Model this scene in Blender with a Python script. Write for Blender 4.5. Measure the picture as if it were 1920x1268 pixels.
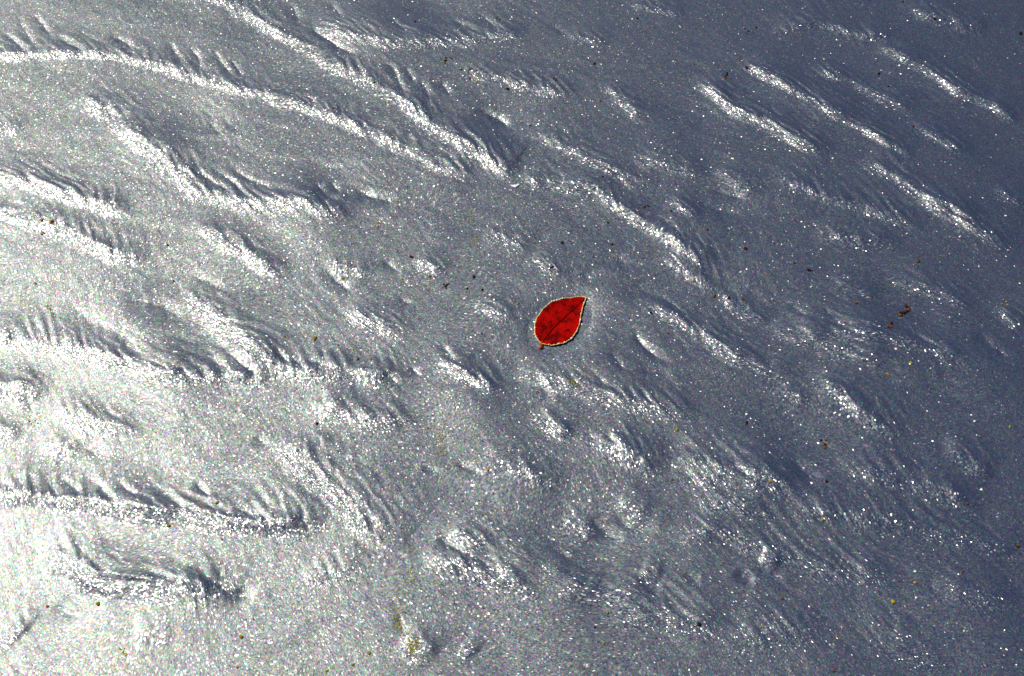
import bpy, bmesh, math, random
import numpy as np
from mathutils import Vector, Matrix

scene = bpy.context.scene
for o in list(bpy.data.objects):
    bpy.data.objects.remove(o, do_unlink=True)

# ------------------------------------------------------------------ camera
LENS, PITCH, DIST = 36.0, math.radians(36.0), 0.78
CAM = Vector((0.0, -DIST * math.sin(PITCH), DIST * math.cos(PITCH)))
cam_data = bpy.data.cameras.new('camera')
cam_data.lens = LENS
cam_data.sensor_width = 36.0
cam_data.clip_start = 0.01
cam_data.clip_end = 2000.0
cam = bpy.data.objects.new('camera', cam_data)
scene.collection.objects.link(cam)
cam.location = CAM
cam.rotation_euler = (PITCH, 0, 0)
scene.camera = cam

FW, FH = 1920.0, 1268.0
def ray(px, py):
    u = (px / FW - 0.5) * 36.0 / LENS
    v = (0.5 - py / FH) * 36.0 * (FH / FW) / LENS
    c, s = math.cos(PITCH), math.sin(PITCH)
    return np.array([u, v * c + s, v * s - c])
def ground(px, py):
    """where a sight line through the photograph meets the water plane"""
    d = ray(px, py)
    k = -CAM.z / d[2]
    return np.array([CAM.x + d[0] * k, CAM.y + d[1] * k])
PX = 36.0 / LENS * DIST / FW            # metres per photo pixel at the middle

# ------------------------------------------------------------------ sky and sun
HOT = (-430, 1130)                        # the sun's mirror point lies here, left of the frame
hd = ray(*HOT); hd /= np.linalg.norm(hd)
to_sun = Vector((hd[0], hd[1], -hd[2])).normalized()
sun_elev = math.asin(to_sun.z)
sun_azim = math.atan2(to_sun.x, to_sun.y)

world = bpy.data.worlds.new('World')
scene.world = world
world.use_nodes = True
wn = world.node_tree.nodes; wl = world.node_tree.links
sky = wn.new('ShaderNodeTexSky')
sky.sky_type = 'NISHITA'
sky.sun_disc = False
sky.altitude = 4000
sky.air_density = 0.8
sky.dust_density = 0.1
sky.ozone_density = 4.0
sky.sun_elevation = sun_elev
sky.sun_rotation = sun_azim
wn['Background'].inputs['Strength'].default_value = 0.05
wl.new(sky.outputs[0], wn['Background'].inputs['Color'])

sun_data = bpy.data.lights.new('sun', 'SUN')
sun_data.energy = 5.0
sun_data.angle = math.radians(0.53)
sun_data.color = (1.0, 0.945, 0.84)
sun = bpy.data.objects.new('sun', sun_data)
scene.collection.objects.link(sun)
sun.location = to_sun * 5
sun.rotation_euler = (-to_sun).to_track_quat('-Z', 'Y').to_euler()

vs = scene.view_settings
vs.view_transform = 'Standard'
vs.look = 'None'
vs.exposure = 0.0
vs.gamma = 1.0
vs.use_curve_mapping = False
scene.cycles.use_denoising = False       # keep the fine glitter of the film
scene.cycles.sample_clamp_indirect = 4.0
scene.cycles.max_bounces = 4

# ------------------------------------------------------------------ noise
rng = np.random.RandomState(7)
_perm = np.tile(rng.permutation(256), 3).astype(np.int32)
_g = rng.rand(256) * 2 * np.pi
_gx, _gy = np.cos(_g).astype(np.float32), np.sin(_g).astype(np.float32)
def noise(x, y, seed=0):
    x = np.asarray(x, np.float32) + np.float32(seed * 17.31); y = np.asarray(y, np.float32) - np.float32(seed * 9.17)
    xf = np.floor(x); yf = np.floor(y)
    xi = xf.astype(np.int64) & 255; yi = yf.astype(np.int64) & 255
    fx = x - xf; fy = y - yf
    u = fx * fx * fx * (fx * (fx * 6 - 15) + 10); v = fy * fy * fy * (fy * (fy * 6 - 15) + 10)
    def g(ix, iy, dx, dy):
        h = _perm[_perm[ix & 255] + (iy & 255)]
        return _gx[h] * dx + _gy[h] * dy
    a = g(xi, yi, fx, fy); b = g(xi + 1, yi, fx - 1, fy)
    c = g(xi, yi + 1, fx, fy - 1); d = g(xi + 1, yi + 1, fx - 1, fy - 1)
    return ((a + u * (b - a)) + v * ((c + u * (d - c)) - (a + u * (b - a)))) * 1.5
def fbm(x, y, seed=0, octs=3, gain=0.5):
    r = 0; amp = 1.0
    for k in range(octs):
        r = r + amp * noise(x * 2 ** k, y * 2 ** k, seed + 5 * k); amp *= gain
    return r

# ------------------------------------------------------------------ the water sheet
# crests: light slope below left of the line, shaded slope above right
# (slope, width of light side, width of shaded side, points) in photo pixels
CRESTS = [
 (1.0, 40, 70, [(-60,112),(10,108),(60,106),(130,103),(200,106),(265,120),(330,138),(400,158),(470,177),(540,198),(600,214),(660,238),(720,266),(780,294),(840,322),(900,338)]),
 (0.85, 46, 80, [(370,-30),(400,0),(440,14),(480,42),(520,68),(560,88),(600,114),(640,134),(700,164),(750,195),(800,234),(850,268),(900,294),(945,325),(990,335)]),
 (0.75, 48, 90, [(585,36),(620,56),(680,78),(740,88),(830,82),(930,72),(1000,66)]),
 (0.7, 36, 60, [(1050,62),(1075,72),(1110,80),(1140,92)]),
 (1.0, 34, 60, [(1045,318),(1085,345),(1120,365),(1150,387),(1190,412),(1230,438),(1270,462),(1310,495),(1340,520)]),
 (0.8, 40, 60, [(1340,545),(1375,572),(1405,592),(1440,614)]),
 (0.8, 40, 70, [(960,345),(1010,345),(1060,355),(1110,370)]),
 (1.2, 48, 60, [(-60,338),(0,338),(40,343),(90,360),(140,375),(190,393),(245,415)]),
 (1.1, 44, 60, [(-40,385),(0,398),(50,415),(100,433),(150,455),(200,478),(245,492),(275,505)]),
 (0.8, 60, 60, [(125,205),(170,200),(210,222),(240,252),(280,288),(330,328),(370,362),(420,378),(480,386),(550,388),(610,400),(670,412)]),
 (0.9, 40, 45, [(350,418),(390,440),(430,463),(470,488),(515,520),(540,534)]),
 (1.2, 40, 75, [(-60,634),(0,638),(50,648),(100,653),(150,664),(200,678),(250,692),(290,708),(340,716),(400,710),(460,713),(520,722)]),
 (0.7, 60, 55, [(320,545),(360,568),(400,598),(440,630),(480,664),(510,690),(560,702),(620,703),(700,712),(770,722)]),
 (1.3, 60, 40, [(-60,742),(0,738),(40,737),(80,756)]),
 (0.9, 50, 40, [(70,782),(130,784),(170,803),(210,806),(240,816),(260,832)]),
 (1.0, 44, 30, [(-40,805),(0,818),(22,834)]),
 (1.0, 40, 30, [(68,850),(110,845),(150,857)]),
 (1.2, 44, 60, [(-60,932),(0,935),(60,943),(130,948),(200,955),(270,968),(330,974),(400,983),(480,989),(560,994),(615,1003)]),
 (0.6, 58, 90, [(505,815),(540,850),(580,890),(620,925),(660,965),(700,1005),(735,1035),(755,1048)]),
 (0.8, 44, 60, [(775,1052),(840,1068),(900,1080),(950,1095),(990,1108),(1030,1118)]),
 (1.0, 56, 50, [(45,1028),(90,1045),(130,1062),(170,1088),(220,1104),(270,1110),(330,1114),(400,1120),(445,1132)]),
 (0.6, 38, 40, [(600,488),(630,500),(665,512),(695,528)]),
 (0.95, 40, 55, [(630,582),(660,592),(700,612),(735,628),(765,648)]),
 (0.95, 36, 60, [(800,678),(840,690),(880,713),(920,738),(945,757)]),
 (0.9, 36, 50, [(768,483),(800,503),(832,522)]),
 (0.9, 34, 55, [(880,562),(920,590),(957,614)]),
 (0.7, 40, 60, [(990,480),(1020,502),(1046,530)]),
 (0.95, 40, 55, [(990,772),(1020,793),(1050,815),(1075,830)]),
 (0.95, 42, 60, [(1095,812),(1150,852),(1195,872),(1255,895)]),
 (0.9, 26, 50, [(1140,808),(1170,842),(1205,866)]),
 (0.6, 44, 50, [(1328,316),(1360,336),(1390,352),(1425,374)]),
 (1.15, 34, 70, [(1380,118),(1420,138),(1470,165),(1520,192),(1570,222),(1620,250),(1670,276),(1720,300)]),
 (1.05, 40, 60, [(1290,145),(1345,183),(1385,215),(1450,243),(1500,272),(1565,300)]),
 (1.15, 36, 60, [(1630,85),(1700,115),(1755,148),(1795,176),(1860,200),(1910,235)]),
 (0.9, 36, 50, [(1690,225),(1740,250),(1780,275),(1820,300)]),
 (0.7, 36, 60, [(1120,150),(1150,178),(1180,208),(1210,245)]),
 (0.8, 32, 60, [(1165,8),(1200,14),(1240,22),(1290,38)]),
 (0.75, 40, 50, [(1515,438),(1560,447),(1600,456),(1645,455),(1700,470)]),
 (1.1, 32, 70, [(1505,714),(1555,735),(1592,765),(1625,790),(1665,812),(1700,838)]),
 (1.0, 36, 50, [(1760,842),(1800,858),(1825,880),(1860,905)]),
 (0.7, 30, 40, [(1448,726),(1490,748),(1520,760)]),
 (0.6, 40, 70, [(1470,955),(1560,972),(1640,982),(1720,998),(1800,1014),(1900,1040),(1960,1055)]),
 (0.6, 50, 90, [(1480,628),(1560,632),(1620,630),(1690,642),(1760,668),(1840,690)]),
 (0.5, 44, 60, [(830,1000),(880,1024),(912,1046)]),
 (0.5, 60, 40, [(1045,962),(1085,996),(1118,1024)]),
 (0.55, 40, 40, [(1150,942),(1180,955),(1215,978)]),
 (0.8, 30, 40, [(1195,1075),(1240,1092)]),
 (0.8, 30, 40, [(1418,1050),(1462,1068)]),
 (0.7, 30, 40, [(1095,1100),(1118,1112)]),
 (0.5, 40, 90, [(1740,1100),(1800,1120),(1850,1128),(1930,1130)]),
 (0.5, 40, 70, [(1240,862),(1330,878),(1420,900),(1500,918)]),
 (0.5, 40, 60, [(1000,1066),(1050,1092),(1110,1112)]),
 (0.8, 40, 40, [(-40,950),(-20,960)]),
 (0.8, 50, 40, [(-30,238),(5,240),(35,255)]),
 (0.9, 34, 40, [(1250,362),(1278,392),(1312,418)]),
 (0.7, 38, 50, [(1560,545),(1605,545),(1645,568)]),
 (0.6, 44, 60, [(900,440),(940,450),(990,480)]),
 (0.55, 30, 50, [(10,1176),(50,1194)]),
 (0.6, 40, 40, [(0,1195),(25,1215)]),
 (0.7, 44, 40, [(740,1205),(780,1225),(810,1248)]),
 (0.6, 36, 30, [(855,1212),(882,1240)]),
 (0.6, 36, 40, [(550,1080),(590,1090),(640,1080),(690,1064)]),
 (0.5, 40, 40, [(240,1200),(330,1200)]),
 (0.4, 60, 90, [(1340,1190),(1440,1200),(1560,1180)]),
 (0.4, 60, 90, [(1600,1200),(1700,1215),(1800,1250)]),
 (0.7, 34, 50, [(1860,345),(1890,375),(1925,395)]),
 (0.9, 34, 50, [(1870,560),(1890,600),(1925,625)]),
 (0.68, 44, 60, [(1180,560),(1260,600),(1340,650),(1420,690),(1500,720)]),
 (0.68, 40, 60, [(1230,465),(1300,520),(1360,560)]),
 (0.61, 44, 70, [(960,690),(1040,720),(1120,745),(1220,770),(1330,790)]),
 (0.61, 40, 60, [(890,855),(980,890),(1060,930)]),
 (0.61, 44, 70, [(1250,1000),(1350,1012),(1450,1042),(1560,1072),(1700,1092)]),
 (0.61, 44, 70, [(1290,935),(1400,958),(1480,980)]),
 (0.81, 40, 70, [(1600,300),(1680,340),(1760,390),(1850,440)]),
 (0.81, 40, 70, [(1700,360),(1790,420),(1910,480)]),
 (0.68, 40, 70, [(1440,330),(1540,370),(1640,400),(1740,440)]),
 (0.68, 40, 70, [(1000,250),(1080,290),(1160,330),(1240,350)]),
 (0.68, 36, 60, [(1180,290),(1260,320),(1340,330)]),
 (0.68, 40, 60, [(850,130),(930,150),(1010,170),(1090,190)]),
 (0.61, 40, 60, [(1500,130),(1580,150),(1660,190),(1720,230)]),
 (0.68, 40, 60, [(1440,60),(1540,50),(1620,70),(1700,60)]),
 (0.68, 40, 60, [(1640,520),(1740,545),(1840,590)]),
 (0.54, 50, 70, [(1560,880),(1660,900),(1760,930),(1860,970)]),
 (0.54, 50, 70, [(560,760),(680,790),(800,800)]),
 (0.54, 50, 70, [(1120,1150),(1250,1165),(1400,1190)]),
 (0.6, 44, 80, [(1250,890),(1330,905),(1430,915),(1540,940)]),
 (0.5, 40, 70, [(1020,1113),(1120,1125),(1240,1122)]),
 (0.6, 44, 80, [(1430,610),(1500,640),(1580,660),(1680,690)]),
 (0.6, 60, 60, [(1680,20),(1740,30),(1800,50),(1850,70)]),
]
# folds: shaded slope below left of the line, light slope above right
FOLDS = [
 (1.0, 34, 18, [(0,55),(25,75),(45,95),(55,112)]),
 (1.0, 26, 18, [(36,20),(40,45),(52,65),(70,90)]),
 (0.9, 26, 18, [(60,22),(85,52),(105,75)]),
 (1.1, 34, 22, [(103,55),(125,80),(150,92),(163,110)]),
 (0.7, 22, 16, [(140,52),(170,70),(195,78)]),
 (1.1, 34, 20, [(203,68),(225,72),(240,85),(252,108)]),
 (1.0, 30, 16, [(313,72),(335,105),(350,130)]),
 (1.1, 30, 16, [(353,82),(372,112),(385,140)]),
 (1.1, 34, 18, [(398,92),(420,125),(442,150)]),
 (1.0, 24, 14, [(430,105),(445,130),(457,152)]),
 (0.9, 24, 16, [(390,222),(402,240),(415,252)]),
 (0.9, 30, 16, [(543,0),(555,25),(561,48)]),
 (1.2, 40, 26, [(576,40),(600,65),(625,80),(660,100),(690,112)]),
 (0.9, 40, 16, [(615,-5),(635,25),(648,45)]),
 (0.8, 50, 16, [(728,32),(750,50),(770,70)]),
 (0.8, 50, 16, [(845,32),(880,50),(905,64)]),
 (0.8, 36, 18, [(893,22),(930,50),(945,62)]),
 (1.2, 44, 14, [(700,122),(735,125),(748,150),(757,175),(760,198)]),
 (1.0, 24, 14, [(757,122),(770,140),(782,160)]),
 (1.0, 26, 14, [(788,148),(800,170),(810,195)]),
 (0.9, 30, 20, [(820,150),(835,165),(850,185)]),
 (1.2, 60, 20, [(890,200),(940,220),(957,245)]),
 (0.8, 40, 20, [(860,240),(890,270),(905,295)]),
 (0.8, 20, 16, [(563,178),(580,185),(597,197)]),
 (0.9, 26, 22, [(1025,42),(1055,60),(1075,75)]),
 (1.0, 22, 10, [(48,318),(58,347)]),
 (0.9, 26, 12, [(60,300),(110,325),(165,352)]),
 (1.2, 34, 16, [(355,315),(400,340),(430,360),(437,374)]),
 (1.2, 30, 16, [(395,310),(440,345),(472,378)]),
 (1.1, 26, 16, [(425,305),(465,335),(505,352),(520,368)]),
 (0.9, 24, 18, [(412,432),(435,455),(460,474)]),
 (0.8, 26, 16, [(345,508),(400,530),(435,552)]),
 (0.9, 20, 14, [(413,582),(430,597),(447,604)]),
 (0.6, 60, 60, [(120,560),(170,600),(240,640),(300,668)]),
 (0.7, 60, 30, [(235,555),(290,570),(350,600)]),
 (0.8, 36, 20, [(588,335),(610,365),(640,380)]),
 (0.8, 26, 16, [(618,338),(640,365)]),
 (1.4, 32, 26, [(664,355),(700,368),(725,375),(740,388)]),
 (1.0, 24, 20, [(608,498),(630,525),(650,540),(664,552)]),
 (0.7, 26, 20, [(715,485),(740,502),(760,512)]),
 (0.7, 20, 14, [(745,558),(772,572)]),
 (0.9, 34, 14, [(1145,322),(1170,345),(1190,368)]),
 (0.9, 30, 22, [(1330,345),(1365,362),(1405,374)]),
 (0.8, 40, 26, [(1290,370),(1340,390),(1400,400)]),
 (1.2, 34, 20, [(1182,612),(1205,645),(1235,665),(1268,680)]),
 (0.9, 26, 20, [(1140,655),(1165,690),(1180,680)]),
 (0.8, 26, 18, [(1195,688),(1230,697),(1265,697)]),
 (0.8, 34, 18, [(1112,702),(1140,725),(1170,730)]),
 (0.7, 30, 18, [(1015,722),(1025,735),(1040,750)]),
 (0.8, 22, 16, [(1475,565),(1500,585),(1515,600)]),
 (0.9, 30, 14, [(1540,570),(1555,590),(1580,610)]),
 (1.1, 44, 26, [(1700,612),(1750,648),(1790,662)]),
 (1.1, 50, 26, [(1825,620),(1880,660),(1910,674)]),
 (0.9, 24, 14, [(18,632),(36,648)]),
 (1.0, 24, 14, [(112,636),(132,660)]),
 (0.9, 26, 14, [(286,680),(310,695),(328,710)]),
 (0.7, 40, 20, [(226,634),(245,655),(275,668)]),
 (1.0, 50, 16, [(380,665),(425,690),(448,714)]),
 (1.0, 30, 20, [(428,660),(460,690),(490,705)]),
 (1.2, 16, 10, [(43,728),(55,755),(64,778)]),
 (1.1, 24, 20, [(115,832),(160,838),(190,852),(210,857)]),
 (1.0, 34, 14, [(0,900),(20,915),(40,934)]),
 (0.9, 26, 12, [(33,886),(45,918)]),
 (1.0, 30, 12, [(82,885),(100,918),(122,940)]),
 (1.1, 30, 12, [(108,884),(130,905),(158,934)]),
 (1.2, 44, 14, [(155,886),(185,910),(215,940),(230,955)]),
 (0.9, 30, 14, [(212,892),(240,920),(268,944)]),
 (0.9, 36, 14, [(300,915),(330,940),(350,965)]),
 (1.0, 26, 14, [(362,900),(380,920),(398,938)]),
 (1.0, 30, 14, [(440,950),(470,965),(490,985)]),
 (0.8, 22, 12, [(482,955),(512,988)]),
 (0.8, 22, 12, [(562,960),(582,1002)]),
 (1.0, 26, 14, [(508,660),(535,670),(547,692)]),
 (1.0, 24, 14, [(543,666),(578,698)]),
 (0.8, 40, 16, [(560,668),(620,690),(690,700)]),
 (0.9, 26, 14, [(722,697),(748,722)]),
 (0.9, 26, 12, [(826,640),(842,665),(843,684)]),
 (0.8, 20, 12, [(766,686),(788,708)]),
 (0.7, 24, 14, [(478,815),(503,838)]),
 (0.8, 16, 10, [(788,878),(822,881)]),
 (0.9, 22, 14, [(855,862),(885,878),(915,884)]),
 (0.9, 20, 14, [(1098,806),(1122,834)]),
 (0.9, 22, 14, [(1128,806),(1160,842)]),
 (1.1, 50, 26, [(1486,845),(1503,880),(1545,904)]),
 (0.9, 26, 16, [(122,1104),(145,1130),(180,1148)]),
 (0.9, 24, 14, [(143,1100),(170,1125),(200,1142)]),
 (0.8, 22, 12, [(173,1102),(205,1128)]),
 (0.9, 26, 16, [(100,1130),(125,1146),(155,1158)]),
 (1.3, 34, 40, [(394,1078),(430,1110),(480,1124)]),
 (0.9, 20, 10, [(243,1086),(258,1107)]),
 (0.9, 20, 10, [(262,1080),(279,1103)]),
 (0.9, 24, 10, [(288,1086),(307,1108)]),
 (1.0, 26, 10, [(326,1082),(350,1110)]),
 (0.9, 30, 24, [(815,1008),(840,1022),(872,1048)]),
 (0.7, 16, 10, [(660,1018),(720,1040)]),
 (1.0, 40, 30, [(1102,965),(1125,990),(1160,1005),(1178,1005)]),
 (1.0, 32, 30, [(1146,960),(1180,985),(1225,996),(1240,997)]),
 (0.5, 60, 50, [(1000,955),(1030,1000),(1062,1048),(1085,1050),(1135,1050)]),
 (0.9, 26, 26, [(1192,1088),(1225,1096),(1245,1102)]),
 (0.7, 24, 14, [(1282,1072),(1300,1085),(1314,1094)]),
 (1.0, 34, 20, [(1380,1066),(1395,1080),(1420,1090)]),
 (1.0, 24, 20, [(1418,1056),(1435,1072),(1475,1079)]),
 (0.7, 30, 16, [(1732,1080),(1755,1110),(1795,1118)]),
 (0.8, 40, 16, [(1360,865),(1390,890),(1420,908)]),
 (0.7, 50, 16, [(1330,840),(1370,870),(1400,900)]),
 (0.6, 60, 40, [(1060,560),(1090,520),(1150,490),(1230,500)]),
 (0.6, 50, 40, [(1150,560),(1200,545),(1260,570),(1300,610)]),
 (0.7, 24, 12, [(745,1150),(760,1190)]),
]
# swirls in the film: centre, radius, turn
SWIRLS = [(1130,590,150,1.3),(330,225,110,-1.2),(250,605,130,1.2),(1400,850,120,1.2),(620,325,80,-1.1),
          (840,560,90,1.0),(1620,880,170,1.1),(1000,150,150,-1.0),(1500,520,170,1.0),
          (110,1120,110,1.2),(1250,1180,170,-1.0),(1650,130,150,1.0)]

def smooth_line(pts, n=6):
    p = np.array(pts, float)
    if len(p) < 3:
        return p
    q = np.vstack([2 * p[0] - p[1], p, 2 * p[-1] - p[-2]])
    out = []
    for i in range(1, len(q) - 2):
        for k in range(n):
            t = k / n
            out.append(0.5 * ((2 * q[i]) + (-q[i-1] + q[i+1]) * t + (2*q[i-1] - 5*q[i] + 4*q[i+1] - q[i+2]) * t*t
                              + (-q[i-1] + 3*q[i] - 3*q[i+1] + q[i+2]) * t**3))
    out.append(p[-1])
    return np.array(out)

corners = np.array([ground(*c) for c in ((0,0),(1920,0),(0,1268),(1920,1268))])
X0, X1 = corners[:,0].min() - 0.01, corners[:,0].max() + 0.01
Y0, Y1 = corners[:,1].min() - 0.01, corners[:,1].max() + 0.01
STEP = 0.00077
def axis(a, b):
    core = np.arange(a, b, STEP)
    d = STEP; side = []; s = 0.0
    for k in range(70):
        d *= 1.05; s += d; side.append(s)
    for k in range(30):
        d *= 1.30; s += d; side.append(s)
    side = np.array(side)
    return np.concatenate([a - side[::-1], core, core[-1] + side])
gx, gy = axis(X0, X1), axis(Y0, Y1)
NX, NY = len(gx), len(gy)
GX, GY = np.meshgrid(gx, gy)
near = np.exp(-np.maximum(0, np.hypot(np.maximum(0, np.abs(GX - (X0+X1)/2) - (X1-X0)/2), np.maximum(0, np.abs(GY - (Y0+Y1)/2) - (Y1-Y0)/2)) - 0.3) / 1.0)

# flow coordinates of the film (along and across the fine streaks)
A0 = math.radians(-52)
dirx, diry = math.cos(A0), math.sin(A0)
wob = fbm(GX / 0.16, GY / 0.16, 3, 2)
PSI = -GX * diry + GY * dirx + 0.020 * wob + 0.006 * noise(GX / 0.05, GY / 0.05, 9)
PHI = GX * dirx + GY * diry + 0.012 * fbm(GX / 0.14, GY / 0.14, 11, 2)
for (cx, cy, r, k) in SWIRLS:
    c = ground(cx, cy); R = r * PX
    PSI += k * R * 0.27 * np.exp(-((GX - c[0])**2 + (GY - c[1])**2) / (R * R))

H = np.zeros_like(GX)
rag_a = noise(GX / 0.009, GY / 0.009, 21) + 0.35 * noise(GX / 0.004, GY / 0.004, 23)
rag_b = noise(GX / 0.03, GY / 0.03, 22)
patch = 0.75 + 0.55 * noise(GX / 0.028, GY / 0.028, 31) + 0.35 * noise(PHI / 0.02, PSI / 0.006, 33)
patch = np.clip(0.35 + 0.7 * patch, 0.4, 1.5)

calm_left = 0.66 + 0.34 / (1 + np.exp(-(GX - GY * 0.5 + 0.22) / 0.06))
def add_line(pts, slope, wm, wp, crest, shift=(0, 0)):
    P = np.array([ground(*p) for p in smooth_line(pts)]) + np.array(shift)
    wm *= PX * (0.8 if crest else 1.0); wp *= PX * (1.5 if crest else 1.0)
    pad = max(wm * (3.5 if crest else 1), wp) * 1.3
    i0, i1 = np.searchsorted(gx, [P[:,0].min() - pad, P[:,0].max() + pad])
    j0, j1 = np.searchsorted(gy, [P[:,1].min() - pad, P[:,1].max() + pad])
    if i1 <= i0 or j1 <= j0:
        return
    sl = (slice(j0, j1), slice(i0, i1))
    x, y = GX[sl], GY[sl]
    best = np.full(x.shape, 1e9); sgn = np.ones(x.shape); tt = np.zeros(x.shape)
    seg = np.hypot(*(P[1:] - P[:-1]).T); cum = np.concatenate([[0], np.cumsum(seg)]); L = cum[-1]
    for k in range(len(P) - 1):
        a, b = P[k], P[k+1]; d = b - a; l2 = d @ d + 1e-12
        t = np.clip(((x - a[0]) * d[0] + (y - a[1]) * d[1]) / l2, 0, 1)
        ex = x - a[0] - t * d[0]; ey = y - a[1] - t * d[1]
        q = ex * ex + ey * ey
        m = q < best
        best = np.where(m, q, best)
        sgn = np.where(m, np.where(d[0] * ey - d[1] * ex >= 0, 1.0, -1.0), sgn)
        tt = np.where(m, cum[k] + t * seg[k], tt)
    s = np.sqrt(best) * sgn
    wmin = min(wm, wp)
    s = s + 0.0 * x + rag_a[sl] * min(0.0009, 0.07 * wmin) + rag_b[sl] * min(0.003, 0.18 * wmin)
    end = np.minimum(tt, L - tt) / max(1e-6, min(0.35 * L, 0.03))
    taper = np.clip(end, 0, 1); taper = taper * taper * (3 - 2 * taper)
    rum = taper * np.clip(0.25 + 0.9 * patch[sl], 0, 1.3)
    taper = taper * patch[sl] * calm_left[sl] * ((0.28 + 0.72 * min(1.0, L / 0.095)) if crest else 1.0)
    if crest:
        s = s - 0.42 * wm
        um = np.clip(-s / wm, 0, 1); up = np.clip(s / wp, 0, 1)
        Am = slope * wm / 1.57
        far = np.clip(-s / (wm * 3.2), 0, 1)
        prof = np.where(s < 0, 0.62 * 0.5 * (1 + np.cos(np.pi * um)) + 0.38 * (1 - far) ** 2, (1 - up) ** 2)
        H[sl] += Am * prof * taper * CREST_K
        SHADE[sl] = np.maximum(SHADE[sl], np.clip(rum, 0, 1) * np.clip(slope, 0, 1) * np.where(s < 0, np.clip(1 - um * 1.6, 0, 1), np.clip(1.15 - up * 1.3, 0, 1) ** 1.3))
        RUMPLE[sl] = np.maximum(RUMPLE[sl], np.clip((0.35 + 0.65 * slope) * rum, 0, 1.2) * np.where(s < 0, np.sin(np.pi * np.clip(um * 0.8 + 0.18, 0, 1)), np.clip(0.54 - up * 4, 0, 1)))
    else:
        um = np.clip(-s / wm, 0, 1); up = np.clip(s / wp, 0, 1)
        prof = np.where(s < 0, (1 - um) ** 2, (1 - up) ** 2)
        H[sl] -= slope * min(wm, wp * 1.6) * 0.5 * prof * taper * FOLD_K
        RUMPLE[sl] = np.maximum(RUMPLE[sl], 0.6 * np.clip(slope * rum, 0, 1.2) * np.where(s > 0, (1 - up), 0))

CREST_K, FOLD_K = 0.35, 0.34
RUMPLE = np.zeros_like(GX)
SHADE = np.zeros_like(GX)
shx, shy = (X1 - X0) * 0.97, (Y1 - Y0) * 0.98
for sh in ((0, 0), (shx, -0.06), (-shx, 0.07), (0.05, shy), (-0.04, -shy)):
    for (sl_, a, b, pts) in CRESTS:
        add_line(pts, sl_, a, b, True, sh)
    for (sl_, a, b, pts) in FOLDS:
        add_line(pts, sl_ * (0.5 if pts[0][0] > 900 else 0.8), a, b, False, sh)

# broad billows, then feathery streaks along the flow
ca, sa = math.cos(math.radians(-24)), math.sin(math.radians(-24))
U = GX * ca + GY * sa; V = -GX * sa + GY * ca
V2 = V + 0.012 * noise(GX / 0.07, GY / 0.07, 41)
H += 0.00030 * fbm(U / 0.13, V2 / 0.035, 42, 3, 0.42) * near
H += 0.00009 * noise(PHI / 0.026, PSI / 0.0085, 51) * near
streak_amp = 0.6 + 0.6 * np.clip(noise(GX / 0.05, GY / 0.05, 55) + 0.3, 0, 1)
H += 0.000036 * noise(PHI / 0.010, PSI / 0.0038, 52) * streak_amp * near

# overlapping scales along the flow, and long low plumes drifting right
def saw(t, f):
    t = t - np.floor(t)
    return np.where(t < f, t / f, (1 - t) / (1 - f))
m1 = np.clip(noise(GX / 0.06, GY / 0.06, 61) * 1.6 + 0.15, 0, 1)
t1 = (PSI * 0.82 + V2 * 0.45) / 0.0145 + 0.9 * noise(GX / 0.022, GY / 0.022, 62) + 0.12 * rag_a
H += 0.00013 * saw(t1, 0.25) * m1 * near
m2 = np.clip(noise(U / 0.16, V / 0.05, 63) * 1.5 + 0.25, 0, 1)
t2 = (GY + 0.20 * GX) / 0.052 + 1.1 * noise(GX / 0.15, GY / 0.08, 64) + 0.35 * noise(GX / 0.035, GY / 0.035, 65) + 0.03 * rag_a
H += 0.00045 * saw(t2, 0.3) * m2 * near

# broad dips in the film, leaning to the far right
for (cx, cy, r, k) in [(760,25,130,.13),(920,250,70,.16),(1150,655,60,.11),(1060,1040,70,.11),(1465,850,85,.11),(1690,615,85,.11),(1880,652,85,.11),(330,240,75,.10),(600,350,75,.13),
                       (300,590,95,.10),(370,680,60,.12),(660,690,60,.08),(1170,500,130,.05),(915,730,65,.09),(1330,390,75,.09),(1230,600,70,.06),(100,900,70,.06),(250,910,60,.06),
                       (60,1160,70,.06),(1850,300,130,.07),(1870,1125,95,.08),(1640,1240,120,.07),(440,60,80,.06),(860,330,60,.06),(560,880,60,.05),(1000,880,80,.05),(1560,160,110,.07),(1280,250,90,.06),
                       (1430,560,80,-.05),(560,470,90,-.05),(880,820,90,-.05),(1230,1050,110,-.04),(1090,330,80,-.04),(720,230,60,-.04),(1500,980,120,-.05),(640,1150,150,-.03),(1000,1180,120,-.03)]:
    c = ground(cx, cy); Rr = r * PX
    dx_, dy_ = GX - c[0], GY - c[1]
    H -= k * (0.62 * dx_ + 0.78 * dy_) * np.exp(-(dx_ * dx_ + dy_ * dy_ * 0.8) / (Rr * Rr))
# the film lies smoother towards the near left shore
SMOOTH = 1 / (1 + np.exp((GX + 0.9 * (GY - ground(960, 1100)[1]) + 0.18 + 0.05 * noise(GX / 0.1, GY / 0.1, 91)) / 0.07))
# barbs: little overlapping folds behind every crest, a fine fringe on its face
tb = (PSI + 0.0035 * noise(GX / 0.02, GY / 0.02, 71)) / 0.0105 + 0.25 * noise(GX / 0.008, GY / 0.008, 72)
H += 0.00042 * saw(tb, 0.22) * SHADE * calm_left
tf = (PSI + 0.0012 * noise(GX / 0.012, GY / 0.012, 73)) / 0.0042 + 0.3 * noise(GX / 0.005, GY / 0.005, 74)
H += 0.00010 * saw(tf, 0.35) * np.clip(RUMPLE + 0.5 * SHADE, 0, 1) * calm_left

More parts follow.
